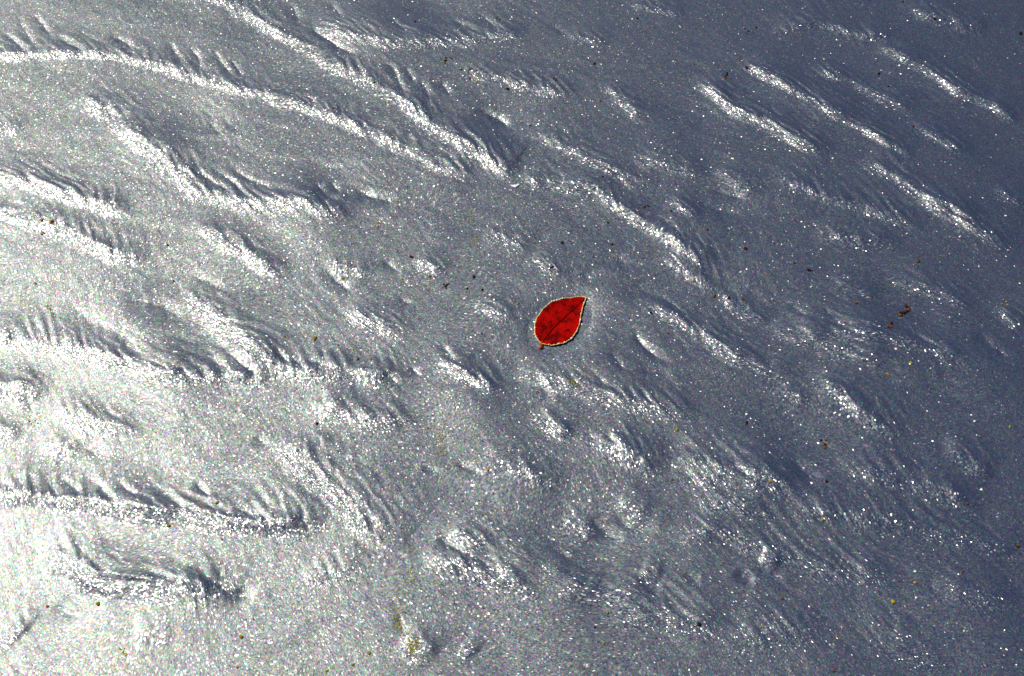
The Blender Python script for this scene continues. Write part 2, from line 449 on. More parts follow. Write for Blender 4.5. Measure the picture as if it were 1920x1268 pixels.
# the dimple where the leaf rests
leaf_c = ground(1050, 604)
ax = ground(1098, 557) - ground(1013, 645); ax_l = np.hypot(*ax); ax = ax / ax_l
la = ((GX - leaf_c[0]) * ax[0] + (GY - leaf_c[1]) * ax[1]) / (ax_l * 0.54)
lb = (-(GX - leaf_c[0]) * ax[1] + (GY - leaf_c[1]) * ax[0]) / (ax_l * 0.37)
lr = np.sqrt(la * la + lb * lb)
H *= 1 - 0.92 * np.exp(-np.clip(lr - 0.75, 0, 9) ** 2 / 0.35)
H -= 0.0009 * np.exp(-np.clip(lr - 0.97, 0, 9) / 0.22)
H = H - H[NY // 2 - 200:NY // 2 + 200, NX // 2 - 200:NX // 2 + 200].mean()

def height(x, y):
    i = min(max(np.searchsorted(gx, x) - 1, 0), NX - 2); j = min(max(np.searchsorted(gy, y) - 1, 0), NY - 2)
    fx = (x - gx[i]) / (gx[i+1] - gx[i]); fy = (y - gy[j]) / (gy[j+1] - gy[j])
    return float((H[j,i] * (1-fx) + H[j,i+1] * fx) * (1-fy) + (H[j+1,i] * (1-fx) + H[j+1,i+1] * fx) * fy)

def grid_mesh(name):
    me = bpy.data.meshes.new(name)
    n = NX * NY
    co = np.empty((n, 3), np.float32)
    co[:,0] = GX.ravel(); co[:,1] = GY.ravel(); co[:,2] = H.ravel()
    me.vertices.add(n); me.vertices.foreach_set('co', co.ravel())
    idx = np.arange(n, dtype=np.int32).reshape(NY, NX)
    q = np.stack([idx[:-1,:-1], idx[:-1,1:], idx[1:,1:], idx[1:,:-1]], -1).reshape(-1, 4)
    nf = len(q)
    me.loops.add(nf * 4); me.loops.foreach_set('vertex_index', q.ravel())
    me.polygons.add(nf)
    me.polygons.foreach_set('loop_start', np.arange(0, nf * 4, 4, dtype=np.int32))
    me.update(calc_edges=True)
    me.polygons.foreach_set('use_smooth', np.ones(nf, bool))
    at = me.attributes.new('flow', 'FLOAT_VECTOR', 'POINT')
    fl = np.zeros((n, 3), np.float32); fl[:,0] = PHI.ravel(); fl[:,1] = PSI.ravel()
    at.data.foreach_set('vector', fl.ravel())
    sa_ = me.attributes.new('smooth', 'FLOAT', 'POINT')
    sa_.data.foreach_set('value', SMOOTH.astype(np.float32).ravel())
    ra = me.attributes.new('rumple', 'FLOAT', 'POINT')
    ra.data.foreach_set('value', np.clip(RUMPLE, 0, 1).astype(np.float32).ravel())
    me.update()
    return me

# ------------------------------------------------------------------ materials
def new_mat(name):
    m = bpy.data.materials.new(name); m.use_nodes = True
    nt = m.node_tree; nt.nodes.clear()
    return m, nt, nt.nodes.new('ShaderNodeOutputMaterial')
def nd(nt, kind, **kw):
    n = nt.nodes.new(kind)
    for k, v in kw.items():
        if k.startswith('i_'):
            n.inputs[k[2:].replace('_', ' ')].default_value = v
        else:
            setattr(n, k, v)
    return n
def vmath(nt, op, a, b):
    n = nt.nodes.new('ShaderNodeVectorMath'); n.operation = op
    for s, v in zip(n.inputs, (a, b)):
        if hasattr(v, 'is_linked'): nt.links.new(v, s)
        else: s.default_value = v
    return n.outputs[0]

def math_node(nt, op, a, b):
    n = nt.nodes.new('ShaderNodeMath'); n.operation = op
    for i, v in zip(n.inputs, (a, b)):
        if hasattr(v, 'is_linked'): nt.links.new(v, i)
        else: i.default_value = v
    return n.outputs[0]

def water_material():
    m, nt, out = new_mat('silvery_film')
    L = nt.links.new
    tc = nd(nt, 'ShaderNodeTexCoord')
    fl = nd(nt, 'ShaderNodeAttribute', attribute_name='flow')
    ru = nd(nt, 'ShaderNodeAttribute', attribute_name='rumple')
    fv = vmath(nt, 'MULTIPLY', fl.outputs['Vector'], (120.0, 640.0, 0.0))
    n1 = nd(nt, 'ShaderNodeTexNoise', i_Scale=1.0, i_Detail=3.0, i_Roughness=0.6)
    L(fv, n1.inputs['Vector'])
    bump = nd(nt, 'ShaderNodeBump', i_Distance=0.0005)
    L(n1.outputs['Fac'], bump.inputs['Height'])
    L(math_node(nt, 'ADD', math_node(nt, 'MULTIPLY', ru.outputs['Fac'], 0.55), 0.16), bump.inputs['Strength'])
    def facets(vec, amp):
        """normals of little flakes, each tilted its own way"""
        vo = nd(nt, 'ShaderNodeTexVoronoi', i_Scale=1.0)
        L(vec, vo.inputs['Vector'])
        w = nd(nt, 'ShaderNodeTexWhiteNoise', noise_dimensions='3D')
        L(vo.outputs['Color'], w.inputs['Vector'])
        w2 = nd(nt, 'ShaderNodeTexWhiteNoise', noise_dimensions='3D')
        L(vmath(nt, 'ADD', vo.outputs['Color'], (3.3, 7.1, 1.9)), w2.inputs['Vector'])
        t = vmath(nt, 'SUBTRACT', vmath(nt, 'ADD', vo.outputs['Color'], vmath(nt, 'ADD', w.outputs['Color'], w2.outputs['Color'])), (1.5, 1.5, 1.5))
        t = vmath(nt, 'MULTIPLY', t, (1.0, 1.0, 0.0))
        w3 = nd(nt, 'ShaderNodeTexWhiteNoise', noise_dimensions='3D')
        L(vmath(nt, 'ADD', vo.outputs['Color'], (9.3, 2.1, 5.9)), w3.inputs['Vector'])
        wide = math_node(nt, 'ADD', math_node(nt, 'MULTIPLY', math_node(nt, 'POWER', w3.outputs['Value'], 3.0), 1.6), 0.6)
        sw = nd(nt, 'ShaderNodeVectorMath', operation='SCALE')
        L(t, sw.inputs[0]); L(wide, sw.inputs['Scale'])
        t = sw.outputs[0]
        sc = nd(nt, 'ShaderNodeVectorMath', operation='SCALE')
        L(t, sc.inputs[0])
        if hasattr(amp, 'is_linked'): L(amp, sc.inputs['Scale'])
        else: sc.inputs['Scale'].default_value = amp
        n = nd(nt, 'ShaderNodeVectorMath', operation='NORMALIZE')
        L(vmath(nt, 'ADD', bump.outputs['Normal'], sc.outputs[0]), n.inputs[0])
        return n.outputs[0]
    amp_a = math_node(nt, 'ADD', math_node(nt, 'MULTIPLY', ru.outputs['Fac'], 0.22), 0.115)
    sm = nd(nt, 'ShaderNodeAttribute', attribute_name='smooth')
    amp_a = math_node(nt, 'MULTIPLY', amp_a, math_node(nt, 'SUBTRACT', 1.0, math_node(nt, 'MULTIPLY', sm.outputs['Fac'], 0.55)))
    na = facets(vmath(nt, 'MULTIPLY', fl.outputs['Vector'], (900.0, 1350.0, 1.0)), amp_a)
    amp_b = math_node(nt, 'ADD', math_node(nt, 'MULTIPLY', ru.outputs['Fac'], 0.02), 0.40)
    nb = facets(vmath(nt, 'MULTIPLY', fl.outputs['Vector'], (1000.0, 1400.0, 1.0)), amp_b)
    # each flake has its own faint tint
    vor3 = nd(nt, 'ShaderNodeTexVoronoi', i_Scale=1500.0)
    L(tc.outputs['Object'], vor3.inputs['Vector'])
    tint = nd(nt, 'ShaderNodeMix', data_type='RGBA', blend_type='MIX')
    tint.inputs['Factor'].default_value = 0.52
    tint.inputs['A'].default_value = (0.50, 0.50, 0.50, 1)
    L(vor3.outputs['Color'], tint.inputs['B'])
    base = nd(nt, 'ShaderNodeMix', data_type='RGBA', blend_type='MULTIPLY')
    base.inputs['Factor'].default_value = 1.0
    base.inputs['A'].default_value = (0.425, 0.46, 0.43, 1)
    L(tint.outputs['Result'], base.inputs['B'])
    p = nd(nt, 'ShaderNodeBsdfPrincipled', i_Metallic=1.0, i_Roughness=0.54)
    L(base.outputs['Result'], p.inputs['Base Color'])
    L(na, p.inputs['Normal'])
    g = nd(nt, 'ShaderNodeBsdfAnisotropic', i_Roughness=0.24)
    g.inputs['Color'].default_value = (0.85, 0.82, 0.80, 1)
    L(nb, g.inputs['Normal'])
    mix = nd(nt, 'ShaderNodeMixShader')
    L(math_node(nt, 'ADD', math_node(nt, 'MULTIPLY', ru.outputs['Fac'], 0.22), 0.024), mix.inputs[0])
    L(p.outputs[0], mix.inputs[1]); L(g.outputs[0], mix.inputs[2])
    # even blue under the flakes: reflected sky put into the water's colour
    sky_blue = nd(nt, 'ShaderNodeBsdfDiffuse')
    sky_blue.inputs['Color'].default_value = (0.002, 0.05, 0.32, 1)
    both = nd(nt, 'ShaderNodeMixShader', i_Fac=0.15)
    L(mix.outputs[0], both.inputs[1]); L(sky_blue.outputs[0], both.inputs[2])
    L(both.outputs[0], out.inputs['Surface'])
    return m

water = bpy.data.objects.new('water', grid_mesh('water'))
scene.collection.objects.link(water)
water['kind'] = 'structure'
water['label'] = 'still water under a silvery rippled film'
water.data.materials.append(water_material())

# ------------------------------------------------------------------ the leaf
def link(name, me, parent=None):
    o = bpy.data.objects.new(name, me)
    scene.collection.objects.link(o)
    if parent: o.parent = parent
    return o
def tag(o, label, cat, group=None):
    o['label'] = label; o['category'] = cat
    if group: o['group'] = group

def plain_material(name, cols, scale, rough=0.55, spec=0.3, bump=0.0):
    """noise between a few colours"""
    m, nt, out = new_mat(name)
    L = nt.links.new
    tc = nd(nt, 'ShaderNodeTexCoord')
    n = nd(nt, 'ShaderNodeTexNoise', i_Scale=scale, i_Detail=4.0, i_Roughness=0.65)
    L(tc.outputs['Object'], n.inputs['Vector'])
    r = nd(nt, 'ShaderNodeValToRGB')
    el = r.color_ramp.elements
    for k, c in enumerate(cols):
        pos = 0.3 + 0.4 * k / max(1, len(cols) - 1)
        if k < 2:
            e = el[k]; e.position = pos
        else:
            e = el.new(pos)
        e.color = (*c, 1)
    L(n.outputs['Fac'], r.inputs['Fac'])
    p = nd(nt, 'ShaderNodeBsdfPrincipled', i_Roughness=rough)
    p.inputs['Specular IOR Level'].default_value = spec
    L(r.outputs['Color'], p.inputs['Base Color'])
    if bump:
        b = nd(nt, 'ShaderNodeBump', i_Strength=bump, i_Distance=0.0004)
        L(n.outputs['Fac'], b.inputs['Height']); L(b.outputs['Normal'], p.inputs['Normal'])
    L(p.outputs[0], out.inputs['Surface'])
    return m

LZ = 7.92
def lpx(x, y): return ground(960 + x / LZ, 520 + y / LZ)
upper = smooth_line([(430,978),(388,930),(352,862),(337,790),(342,700),(366,612),(410,540),(478,452),(560,387),(650,347),(750,321),(880,301),(980,290),(1045,292),(1102,305)], 8)
lower = smooth_line([(430,978),(480,990),(545,1001),(620,1003),(720,988),(820,945),(900,885),(950,812),(990,722),(1014,632),(1030,540),(1046,470),(1070,390),(1090,330),(1102,305)], 8)
rib = smooth_line([(430,978),(500,890),(600,760),(720,640),(850,520),(980,410),(1102,305)], 8)
def resample(p, n):
    d = np.concatenate([[0], np.cumsum(np.hypot(*(p[1:] - p[:-1]).T))]); t = np.linspace(0, d[-1], n)
    return np.stack([np.interp(t, d, p[:,0]), np.interp(t, d, p[:,1])], -1)
NL = 64
upper, lower, rib = (np.array([lpx(*q) for q in resample(p, NL)]) for p in (upper, lower, rib))
for e_, sd in ((upper, 71), (lower, 83)):      # a faintly uneven margin
    k_ = np.arange(NL)
    w_ = np.minimum(1, np.minimum(k_, NL - 1 - k_) / 6.0)
    e_[:,0] += w_ * (0.00035 * noise(k_ * 0.9, k_ * 0, sd) + 0.0005 * noise(k_ * 0.23, k_ * 0, sd + 1))
    e_[:,1] += w_ * (0.00035 * noise(k_ * 0.9, k_ * 0, sd + 2) + 0.0005 * noise(k_ * 0.23, k_ * 0, sd + 3))
leaf = bpy.data.objects.new('leaf', None)
scene.collection.objects.link(leaf)
z_leaf = height(*leaf_c) + 0.0002
leaf.location = (leaf_c[0], leaf_c[1], z_leaf)
tag(leaf, 'bright red pointed oval leaf with pale rim floating on the silvery water', 'leaf')

def leaf_z(t, w):
    """gently cupped: the edge is turned up, the rib sunk, the tip lifted"""
    return 0.0003 + 0.0007 * w * w - 0.0003 * (1 - w) ** 8 + 0.0004 * max(0, t - 0.8) ** 2 * 25 + 0.00012 * math.sin(t * 23 + w * 2) * w
K = 9
verts, faces, idx = [], [], {}
for i in range(NL):
    t = i / (NL - 1)
    for side, edge in ((-1, upper), (1, lower)):
        for k in range(K + 1):
            if k == 0 and side == 1:
                idx[(i, 0, 1)] = idx[(i, 0, -1)]; continue
            w = k / K
            q = rib[i] * (1 - w) + edge[i] * w
            idx[(i, k, side)] = len(verts)
            verts.append((q[0] - leaf_c[0], q[1] - leaf_c[1], leaf_z(t, w)))
for i in range(NL - 1):
    for side in (-1, 1):
        for k in range(K):
            f = [idx[(i, k, side)], idx[(i + 1, k, side)], idx[(i + 1, k + 1, side)], idx[(i, k + 1, side)]]
            faces.append(f if side == -1 else f[::-1])
me = bpy.data.meshes.new('blade'); me.from_pydata(verts, [], faces); me.update()
bm = bmesh.new(); bm.from_mesh(me); bmesh.ops.remove_doubles(bm, verts=bm.verts, dist=1e-6); bmesh.ops.recalc_face_normals(bm, faces=bm.faces)
if sum(f.normal.z for f in bm.faces) < 0: bmesh.ops.reverse_faces(bm, faces=bm.faces)
for f in bm.faces: f.smooth = True
bm.to_mesh(me); bm.free()
blade = link('blade', me, leaf)
so = blade.modifiers.new('thickness', 'SOLIDIFY'); so.thickness = 0.0003; so.offset = -1

def leaf_material():
    m, nt, out = new_mat('red_leaf')
    L = nt.links.new
    tc = nd(nt, 'ShaderNodeTexCoord')
    n = nd(nt, 'ShaderNodeTexNoise', i_Scale=110.0, i_Detail=6.0, i_Roughness=0.6)
    L(tc.outputs['Object'], n.inputs['Vector'])
    r = nd(nt, 'ShaderNodeValToRGB')
    e = r.color_ramp.elements
    e[0].position, e[0].color = 0.40, (0.12, 0.0006, 0.0004, 1)
    e[1].position, e[1].color = 0.66, (0.44, 0.0012, 0.0008, 1)
    x = e.new(0.5); x.color = (0.32, 0.001, 0.0006, 1)
    L(n.outputs['Fac'], r.inputs['Fac'])
    n2 = nd(nt, 'ShaderNodeTexNoise', i_Scale=900.0, i_Detail=3.0)
    L(tc.outputs['Object'], n2.inputs['Vector'])
    mx = nd(nt, 'ShaderNodeMix', data_type='RGBA', blend_type='MULTIPLY')
    mx.inputs['Factor'].default_value = 0.8
    L(r.outputs['Color'], mx.inputs['A']); 
    r2 = nd(nt, 'ShaderNodeValToRGB')
    r2.color_ramp.elements[0].position = 0.3; r2.color_ramp.elements[0].color = (0.5, 0.45, 0.4, 1)
    r2.color_ramp.elements[1].position = 0.6; r2.color_ramp.elements[1].color = (1, 1, 1, 1)
    L(n2.outputs['Fac'], r2.inputs['Fac']); L(r2.outputs['Color'], mx.inputs['B'])
    p = nd(nt, 'ShaderNodeBsdfPrincipled', i_Roughness=0.62)
    p.inputs['Specular IOR Level'].default_value = 0.03
    L(mx.outputs['Result'], p.inputs['Base Color'])
    b = nd(nt, 'ShaderNodeBump', i_Strength=0.35, i_Distance=0.0004)
    L(n.outputs['Fac'], b.inputs['Height']); L(b.outputs['Normal'], p.inputs['Normal'])
    L(p.outputs[0], out.inputs['Surface'])
    return m
blade.data.materials.append(leaf_material())

def tube(name, pts, radii, sides=8, flat=1.0):
    """tapered tube through 3D points"""
    P = [Vector(p) for p in pts]; vs_, fs = [], []
    for i, p in enumerate(P):
        d = (P[min(i + 1, len(P) - 1)] - P[max(i - 1, 0)]).normalized()
        a = d.cross(Vector((0, 0, 1))).normalized(); b = a.cross(d).normalized()
        for k in range(sides):
            th = 2 * math.pi * k / sides
            vs_.append(p + (a * math.cos(th) + b * math.sin(th) * flat) * radii[i])
    for i in range(len(P) - 1):
        for k in range(sides):
            fs.append([i * sides + k, i * sides + (k + 1) % sides, (i + 1) * sides + (k + 1) % sides, (i + 1) * sides + k])
    fs.append(list(range(sides))[::-1]); fs.append([(len(P) - 1) * sides + k for k in range(sides)])
    me = bpy.data.meshes.new(name); me.from_pydata([tuple(v) for v in vs_], [], fs); me.update()
    for f in me.polygons: f.use_smooth = True
    return me

random.seed(3)
# rib: a dark sunken cord from base to tip
rp = [(rib[i][0] - leaf_c[0], rib[i][1] - leaf_c[1], leaf_z(i / (NL - 1), 0) + 0.0003) for i in range(0, NL, 2)]
ro = link('midrib', tube('midrib', rp, [0.0006 * (1 - 0.6 * i / len(rp)) for i in range(len(rp))], 6, 0.6), leaf)
ro.data.materials.append(plain_material('rib_brown', [(0.06, 0.001, 0.001), (0.13, 0.002, 0.002)], 300, 0.6, 0.02))
# rim: the turned-up pale margin, uneven and beaded
loop = [(upper[i], i / (NL - 1)) for i in range(NL)] + [(lower[i], i / (NL - 1)) for i in range(NL - 2, 0, -1)]
pts = []
for k in range(len(loop)):
    a, ta = loop[k]; b, tb = loop[(k + 1) % len(loop)]
    for u in (0, 0.34, 0.67):
        q = a * (1 - u) + b * u; t = ta * (1 - u) + tb * u
        pts.append((q[0] - leaf_c[0], q[1] - leaf_c[1], leaf_z(t, 1.0) + 0.0001))
pts.append(pts[0])
rad = [0.00034 * (0.35 + 1.2 * random.random()) for _ in pts]; rad[-1] = rad[0]
rim = link('rim', tube('rim', pts, rad, 6), leaf)
rim.data.materials.append(plain_material('pale_margin', [(0.70, 0.26, 0.02), (0.82, 0.48, 0.08), (0.86, 0.68, 0.28), (0.90, 0.84, 0.66)], 260, 0.35, 0.6))
# small dew beads sitting on the rim
bead_me = bpy.data.meshes.new('bead')
bm = bmesh.new(); bmesh.ops.create_icosphere(bm, subdivisions=1, radius=1.0)
for f in bm.faces: f.smooth = True
bm.to_mesh(bead_me); bm.free()
bead_me.materials.append(plain_material('dew_white', [(0.86, 0.74, 0.42), (0.90, 0.86, 0.72)], 300, 0.25, 0.6))
for k in range(34):
    q = pts[random.randrange(len(pts) - 1)]
    b = link('bead', bead_me, leaf)
    b.location = (q[0], q[1], q[2] + 0.0003)
    b.scale = [random.uniform(0.0004, 0.00085)] * 3
# stalk stub
sp = [lpx(452, 940), lpx(440, 975), lpx(430, 1010), lpx(424, 1042), lpx(420, 1058)]
sp = [(q[0] - leaf_c[0], q[1] - leaf_c[1], 0.0008 - 0.0001 * k) for k, q in enumerate(sp)]
st = link('petiole', tube('petiole', sp, [0.0006, 0.0011, 0.0015, 0.0018, 0.0008], 8, 0.7), leaf)
st.data.materials.append(plain_material('stalk_rust', [(0.16, 0.008, 0.002), (0.34, 0.045, 0.004), (0.22, 0.012, 0.002)], 500, 0.5))
# blotches on the blade
def blotch(cx, cy, rx, ry, ang, col, name, n=18):
    c = lpx(cx, cy); vs_ = []
    r0 = 1.0 / LZ * PX
    for k in range(n):
        th = 2 * math.pi * k / n; j = random.uniform(0.75, 1.2)
        x, y = rx * r0 * math.cos(th) * j, ry * r0 * math.sin(th) * j
        vs_.append((x * math.cos(ang) - y * math.sin(ang), x * math.sin(ang) + y * math.cos(ang), 0))
    me = bpy.data.meshes.new(name)
    bm = bmesh.new()
    top = [bm.verts.new(v) for v in vs_]; ctr = bm.verts.new((0, 0, 0.00022))
    low = [bm.verts.new((v[0], v[1], -0.0006)) for v in vs_]
    for k in range(n):
        bm.faces.new((top[k], top[(k + 1) % n], ctr)); bm.faces.new((low[k], low[(k + 1) % n], top[(k + 1) % n], top[k]))
    bm.faces.new(low[::-1])
    bm.to_mesh(me); bm.free()
    o = link(name, me, leaf)
    # height of the blade there
    q = np.array([v[:2] for v in verts]); d = np.hypot(q[:,0] - (c[0] - leaf_c[0]), q[:,1] - (c[1] - leaf_c[1])); zz = verts[int(d.argmin())][2]
    o.location = (c[0] - leaf_c[0], c[1] - leaf_c[1], zz + 0.00012)
    o.data.materials.append(col)
    return o
dark = plain_material('leaf_spot', [(0.008, 0.002, 0.002), (0.05, 0.003, 0.002)], 700, 0.6, 0.02)
bruise = plain_material('leaf_bruise', [(0.05, 0.001, 0.0006), (0.17, 0.001, 0.0008)], 600, 0.6, 0.02)
blotch(575, 650, 19, 17, 0, dark, 'spot')
blotch(522, 495, 15, 13, 0, bruise, 'spot')
blotch(905, 345, 17, 14, 0, bruise, 'spot')
blotch(560, 880, 95, 36, 0.45, bruise, 'bruise')
blotch(830, 780, 34, 28, 0.2, bruise, 'bruise')
blotch(1030, 360, 22, 30, 0.6, bruise, 'bruise')
blotch(505, 900, 40, 20, 0.9, dark, 'bruise')

# ------------------------------------------------------------------ drifting specks
MB = plain_material('speck_brown', [(0.006, 0.003, 0.002), (0.03, 0.010, 0.004)], 900, 0.6, 0.1)
MR = plain_material('speck_rust', [(0.08, 0.022, 0.004), (0.20, 0.075, 0.01)], 900, 0.6, 0.1)
MO = plain_material('speck_olive', [(0.17, 0.15, 0.01), (0.32, 0.29, 0.03)], 900, 0.6, 0.1)
MY = plain_material('speck_ochre', [(0.22, 0.10, 0.006), (0.36, 0.22, 0.01)], 900, 0.6, 0.1)
MG = plain_material('speck_yellow', [(0.28, 0.23, 0.006), (0.44, 0.38, 0.01)], 900, 0.6, 0.1)
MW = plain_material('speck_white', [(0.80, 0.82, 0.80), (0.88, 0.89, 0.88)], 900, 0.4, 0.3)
LOOK = {'b': ('dark brown', MB, MR), 'r': ('rusty brown', MR, MB), 'o': ('olive', MO, MO), 'y': ('ochre', MY, MY), 'g': ('yellow', MG, MG), 'w': ('white', MW, MW), 'k': ('black', MB, MB)}
leaf_px = (1050, 604)
UNIT = 128.0
used = {}
NUM = ['zero', 'one', 'two', 'three', 'four', 'five', 'six', 'seven', 'eight', 'nine', 'ten']
def where(px, py):
    dx, dy = round((px - leaf_px[0]) / UNIT), round((leaf_px[1] - py) / UNIT)
    ll = lambda v: NUM[abs(v)] + (' leaf length' if abs(v) == 1 else ' leaf lengths')
    h, v = ('right' if dx > 0 else 'left'), ('above' if dy > 0 else 'below')
    if dx == 0 and dy == 0: return 'close beside the red leaf'
    if dy == 0: return ll(dx) + ' ' + h + ' of the red leaf, level with it'
    if dx == 0: return ll(dy) + ' straight ' + v + ' the red leaf'
    return ll(dx) + ' ' + h + ' and ' + NUM[abs(dy)] + ' ' + v + ' the red leaf'
def settle_labels():
    """where several alike lie together, say which of them each one is"""
    for lab, os_ in used.items():
        if len(os_) < 2: continue
        xs = [o.location.x for o in os_]; ys = [o.location.y for o in os_]
        if max(xs) - min(xs) >= max(ys) - min(ys):
            os_.sort(key=lambda o: o.location.x); names = ('left', 'middle', 'right')
        else:
            os_.sort(key=lambda o: -o.location.y); names = ('upper', 'middle', 'lower')
        if len(os_) == 2: names = (names[0], names[2])
        for o, n in zip(os_, names): o['label'] = n + ' ' + lab
        if len(os_) > 3: print('MANY', lab, len(os_))
def lump(bm, x, y, z, r, squash, mi):
    before = set(bm.verts)
    bmesh.ops.create_icosphere(bm, subdivisions=1, radius=1.0)
    new = [v for v in bm.verts if v not in before]
    sx, sy, an = random.uniform(0.75, 1.3), random.uniform(0.75, 1.2), random.uniform(0, 3.1)
    for v in new:
        j = random.uniform(0.8, 1.2)
        px_, py_ = v.co.x * sx * r * j, v.co.y * sy * r * j
        v.co = Vector((x + px_ * math.cos(an) - py_ * math.sin(an), y + px_ * math.sin(an) + py_ * math.cos(an), z + v.co.z * r * squash * j))
    vs2 = set(new)
    for f in bm.faces:
        if f.verts[0] in vs2: f.material_index = mi
def speck(px, py, size, kind, bits=None, form='speck', noun=None):
    """bits: offsets in photo pixels with radius and material slot"""
    word, ma, mb = LOOK[kind]
    c = ground(px, py); h0 = height(*c)
    bm = bmesh.new()
    size_ = size; size = size * 0.88
    if bits is None:
        bits = [(0, 0, size * 0.5, 0), (random.uniform(-.3, .3) * size, random.uniform(-.3, .3) * size, size * 0.33, 0), (random.uniform(-.4, .4) * size, random.uniform(-.5, .5) * size, size * 0.3, 1)]
    for (dx, dy, rr, mi) in bits:
        q = ground(px + dx, py + dy)
        lump(bm, q[0] - c[0], q[1] - c[1], height(*q) - h0 + rr * PX * 0.35, rr * PX, 0.6, mi)
    me = bpy.data.meshes.new(form); bm.to_mesh(me); bm.free()
    o = link(form, me); o.location = (c[0], c[1], h0)
    me.materials.append(ma); me.materials.append(mb)
    size = size_
    sz = 'tiny' if size < 5 else ('small' if size < 8 else 'large')
    lab = '%s %s %s %s' % (sz, word, noun or 'speck', where(px, py))
    used.setdefault(lab, []).append(o)
    tag(o, lab, 'debris', 'specks adrift on the film')
    return o

SPECKS = [  # x, y, size, kind
 (932,32,5,'r'),(937,37,5,'b'),(778,42,6,'b'),(864,130,5,'b'),(881,148,6,'b'),(952,166,8,'b'),(701,157,7,'o'),(626,205,5,'b'),(810,203,5,'r'),
 (1115,119,8,'b'),(1195,35,7,'b'),(1041,202,5,'b'),(1126,189,5,'r'),(1400,128,9,'b'),(994,234,5,'b'),(1130,333,5,'b'),(1258,396,6,'b'),(1326,432,5,'b'),
 (1140,416,5,'b'),(1148,457,6,'b'),(1054,455,7,'b'),(1398,466,8,'b'),(1274,443,4,'b'),(1301,527,6,'y'),(1339,555,7,'r'),(1366,560,7,'b'),(1392,562,7,'r'),(1311,566,4,'b'),
 (1452,456,4,'b'),(1721,491,8,'r'),(1606,569,6,'r'),(1400,792,7,'b'),(1549,904,7,'b'),(1441,909,6,'y'),(1310,1171,7,'k'),(1426,1177,5,'y'),(1139,1149,6,'o'),(1115,1176,4,'k'),
 (1235,748,4,'b'),(1125,795,5,'o'),(1269,807,7,'o'),(594,795,6,'b'),(637,784,4,'o'),(633,763,4,'r'),(806,518,5,'r'),(876,541,6,'b'),(904,543,6,'b'),(888,519,7,'b'),
 (98,418,9,'y'),(79,415,7,'o'),(66,531,6,'o'),(314,459,5,'b'),(324,524,5,'b'),(470,389,5,'r'),(407,945,7,'o'),(316,985,8,'o'),(452,1194,7,'y'),(444,1251,5,'y'),(183,1132,8,'o'),(88,1136,5,'y'),
 (590,634,9,'y'),(533,632,6,'y'),(662,656,5,'o'),(671,674,6,'r'),(695,674,5,'y'),(745,377,6,'g'),(709,417,6,'g'),(708,425,7,'y'),(643,521,6,'o'),(1706,683,7,'g'),(1664,703,6,'y'),
 (1675,1128,7,'g'),(1716,1092,6,'g'),(1563,1259,5,'r'),(1541,976,7,'o'),(1752,37,8,'k'),(1914,62,9,'k'),(1648,137,8,'b'),(1712,237,6,'r'),(1666,162,6,'b'),(1693,3,6,'b'),(1638,254,4,'r'),
 (801,802,5,'y'),(836,645,4,'o'),(661,1246,5,'y'),(612,1257,5,'o'),(691,1224,6,'o'),(1132,1206,5,'o'),(915,882,6,'y'),(1260,900,5,'r'),(971,569,6,'g'),(1253,625,5,'r'),
 (1805,1072,5,'r'),(1467,1121,5,'r'),(1569,1192,5,'y'),(1316,804,4,'o'),(1813,945,5,'r'),(1910,1022,7,'r'),(1894,800,6,'o'),(1302,120,4,'b'),
]
for a in SPECKS:
    speck(*a)
# sun glints painted as small white lumps, then one pale flake
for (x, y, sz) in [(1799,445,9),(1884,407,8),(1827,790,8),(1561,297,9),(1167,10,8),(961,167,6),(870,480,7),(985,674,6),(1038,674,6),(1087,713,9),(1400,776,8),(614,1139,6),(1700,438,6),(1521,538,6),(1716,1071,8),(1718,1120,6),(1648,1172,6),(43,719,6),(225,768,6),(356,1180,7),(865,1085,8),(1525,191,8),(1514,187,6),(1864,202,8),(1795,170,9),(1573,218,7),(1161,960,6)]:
    speck(x, y, sz * 0.7, 'w', [(0, 0, sz * 0.27, 0), (1.3, -1, sz * 0.17, 0)], 'painted_glint', 'painted glint')
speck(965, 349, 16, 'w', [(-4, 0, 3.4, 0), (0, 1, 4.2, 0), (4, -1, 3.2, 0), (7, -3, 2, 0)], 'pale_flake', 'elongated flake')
# clumps of several bits stuck together
speck(836, 112, 12, 'b', [(-9, -1, 2, 0), (0, -3, 3, 0), (-1, 2, 3, 0), (-2, 6, 2.4, 1), (9, -2, 2.2, 0), (12, -1, 1.5, 1)], 'plant_scrap', 'broken scrap')
speck(880, 132, 12, 'r', [(-6, 0, 1.8, 0), (-2, 1, 2.4, 0), (1, -1, 2.6, 1), (4, -3, 2.2, 0), (-2, 4, 1.8, 0), (14, 3, 2, 1)], 'plant_scrap', 'forked scrap')
speck(892, 146, 11, 'g', [(2, -4, 1.6, 0), (1.5, -1, 1.6, 0), (0, 2, 1.6, 0), (-2, 5, 1.7, 0)], 'plant_scrap', 'curved strand')
speck(1361, 142, 14, 'b', [(2, -5, 2.6, 0), (1.5, -1, 3, 0), (-1, 3, 2.8, 0), (-2, 7, 2.2, 1), (1, 6, 1.8, 1)], 'plant_scrap', 'upright scrap')
speck(1403, 56, 14, 'b', [(-6, -3, 2, 0), (0, 2, 2.4, 0), (3, 3, 2.2, 1), (15, -5, 2.6, 0), (8, 2, 1.4, 1)], 'plant_scrap', 'scattered scrap')
speck(1040, 150, 9, 'b', [(-2, -2, 2.6, 0), (2, 1, 2.4, 0), (1, -1, 2, 1)], 'plant_scrap', 'double scrap')
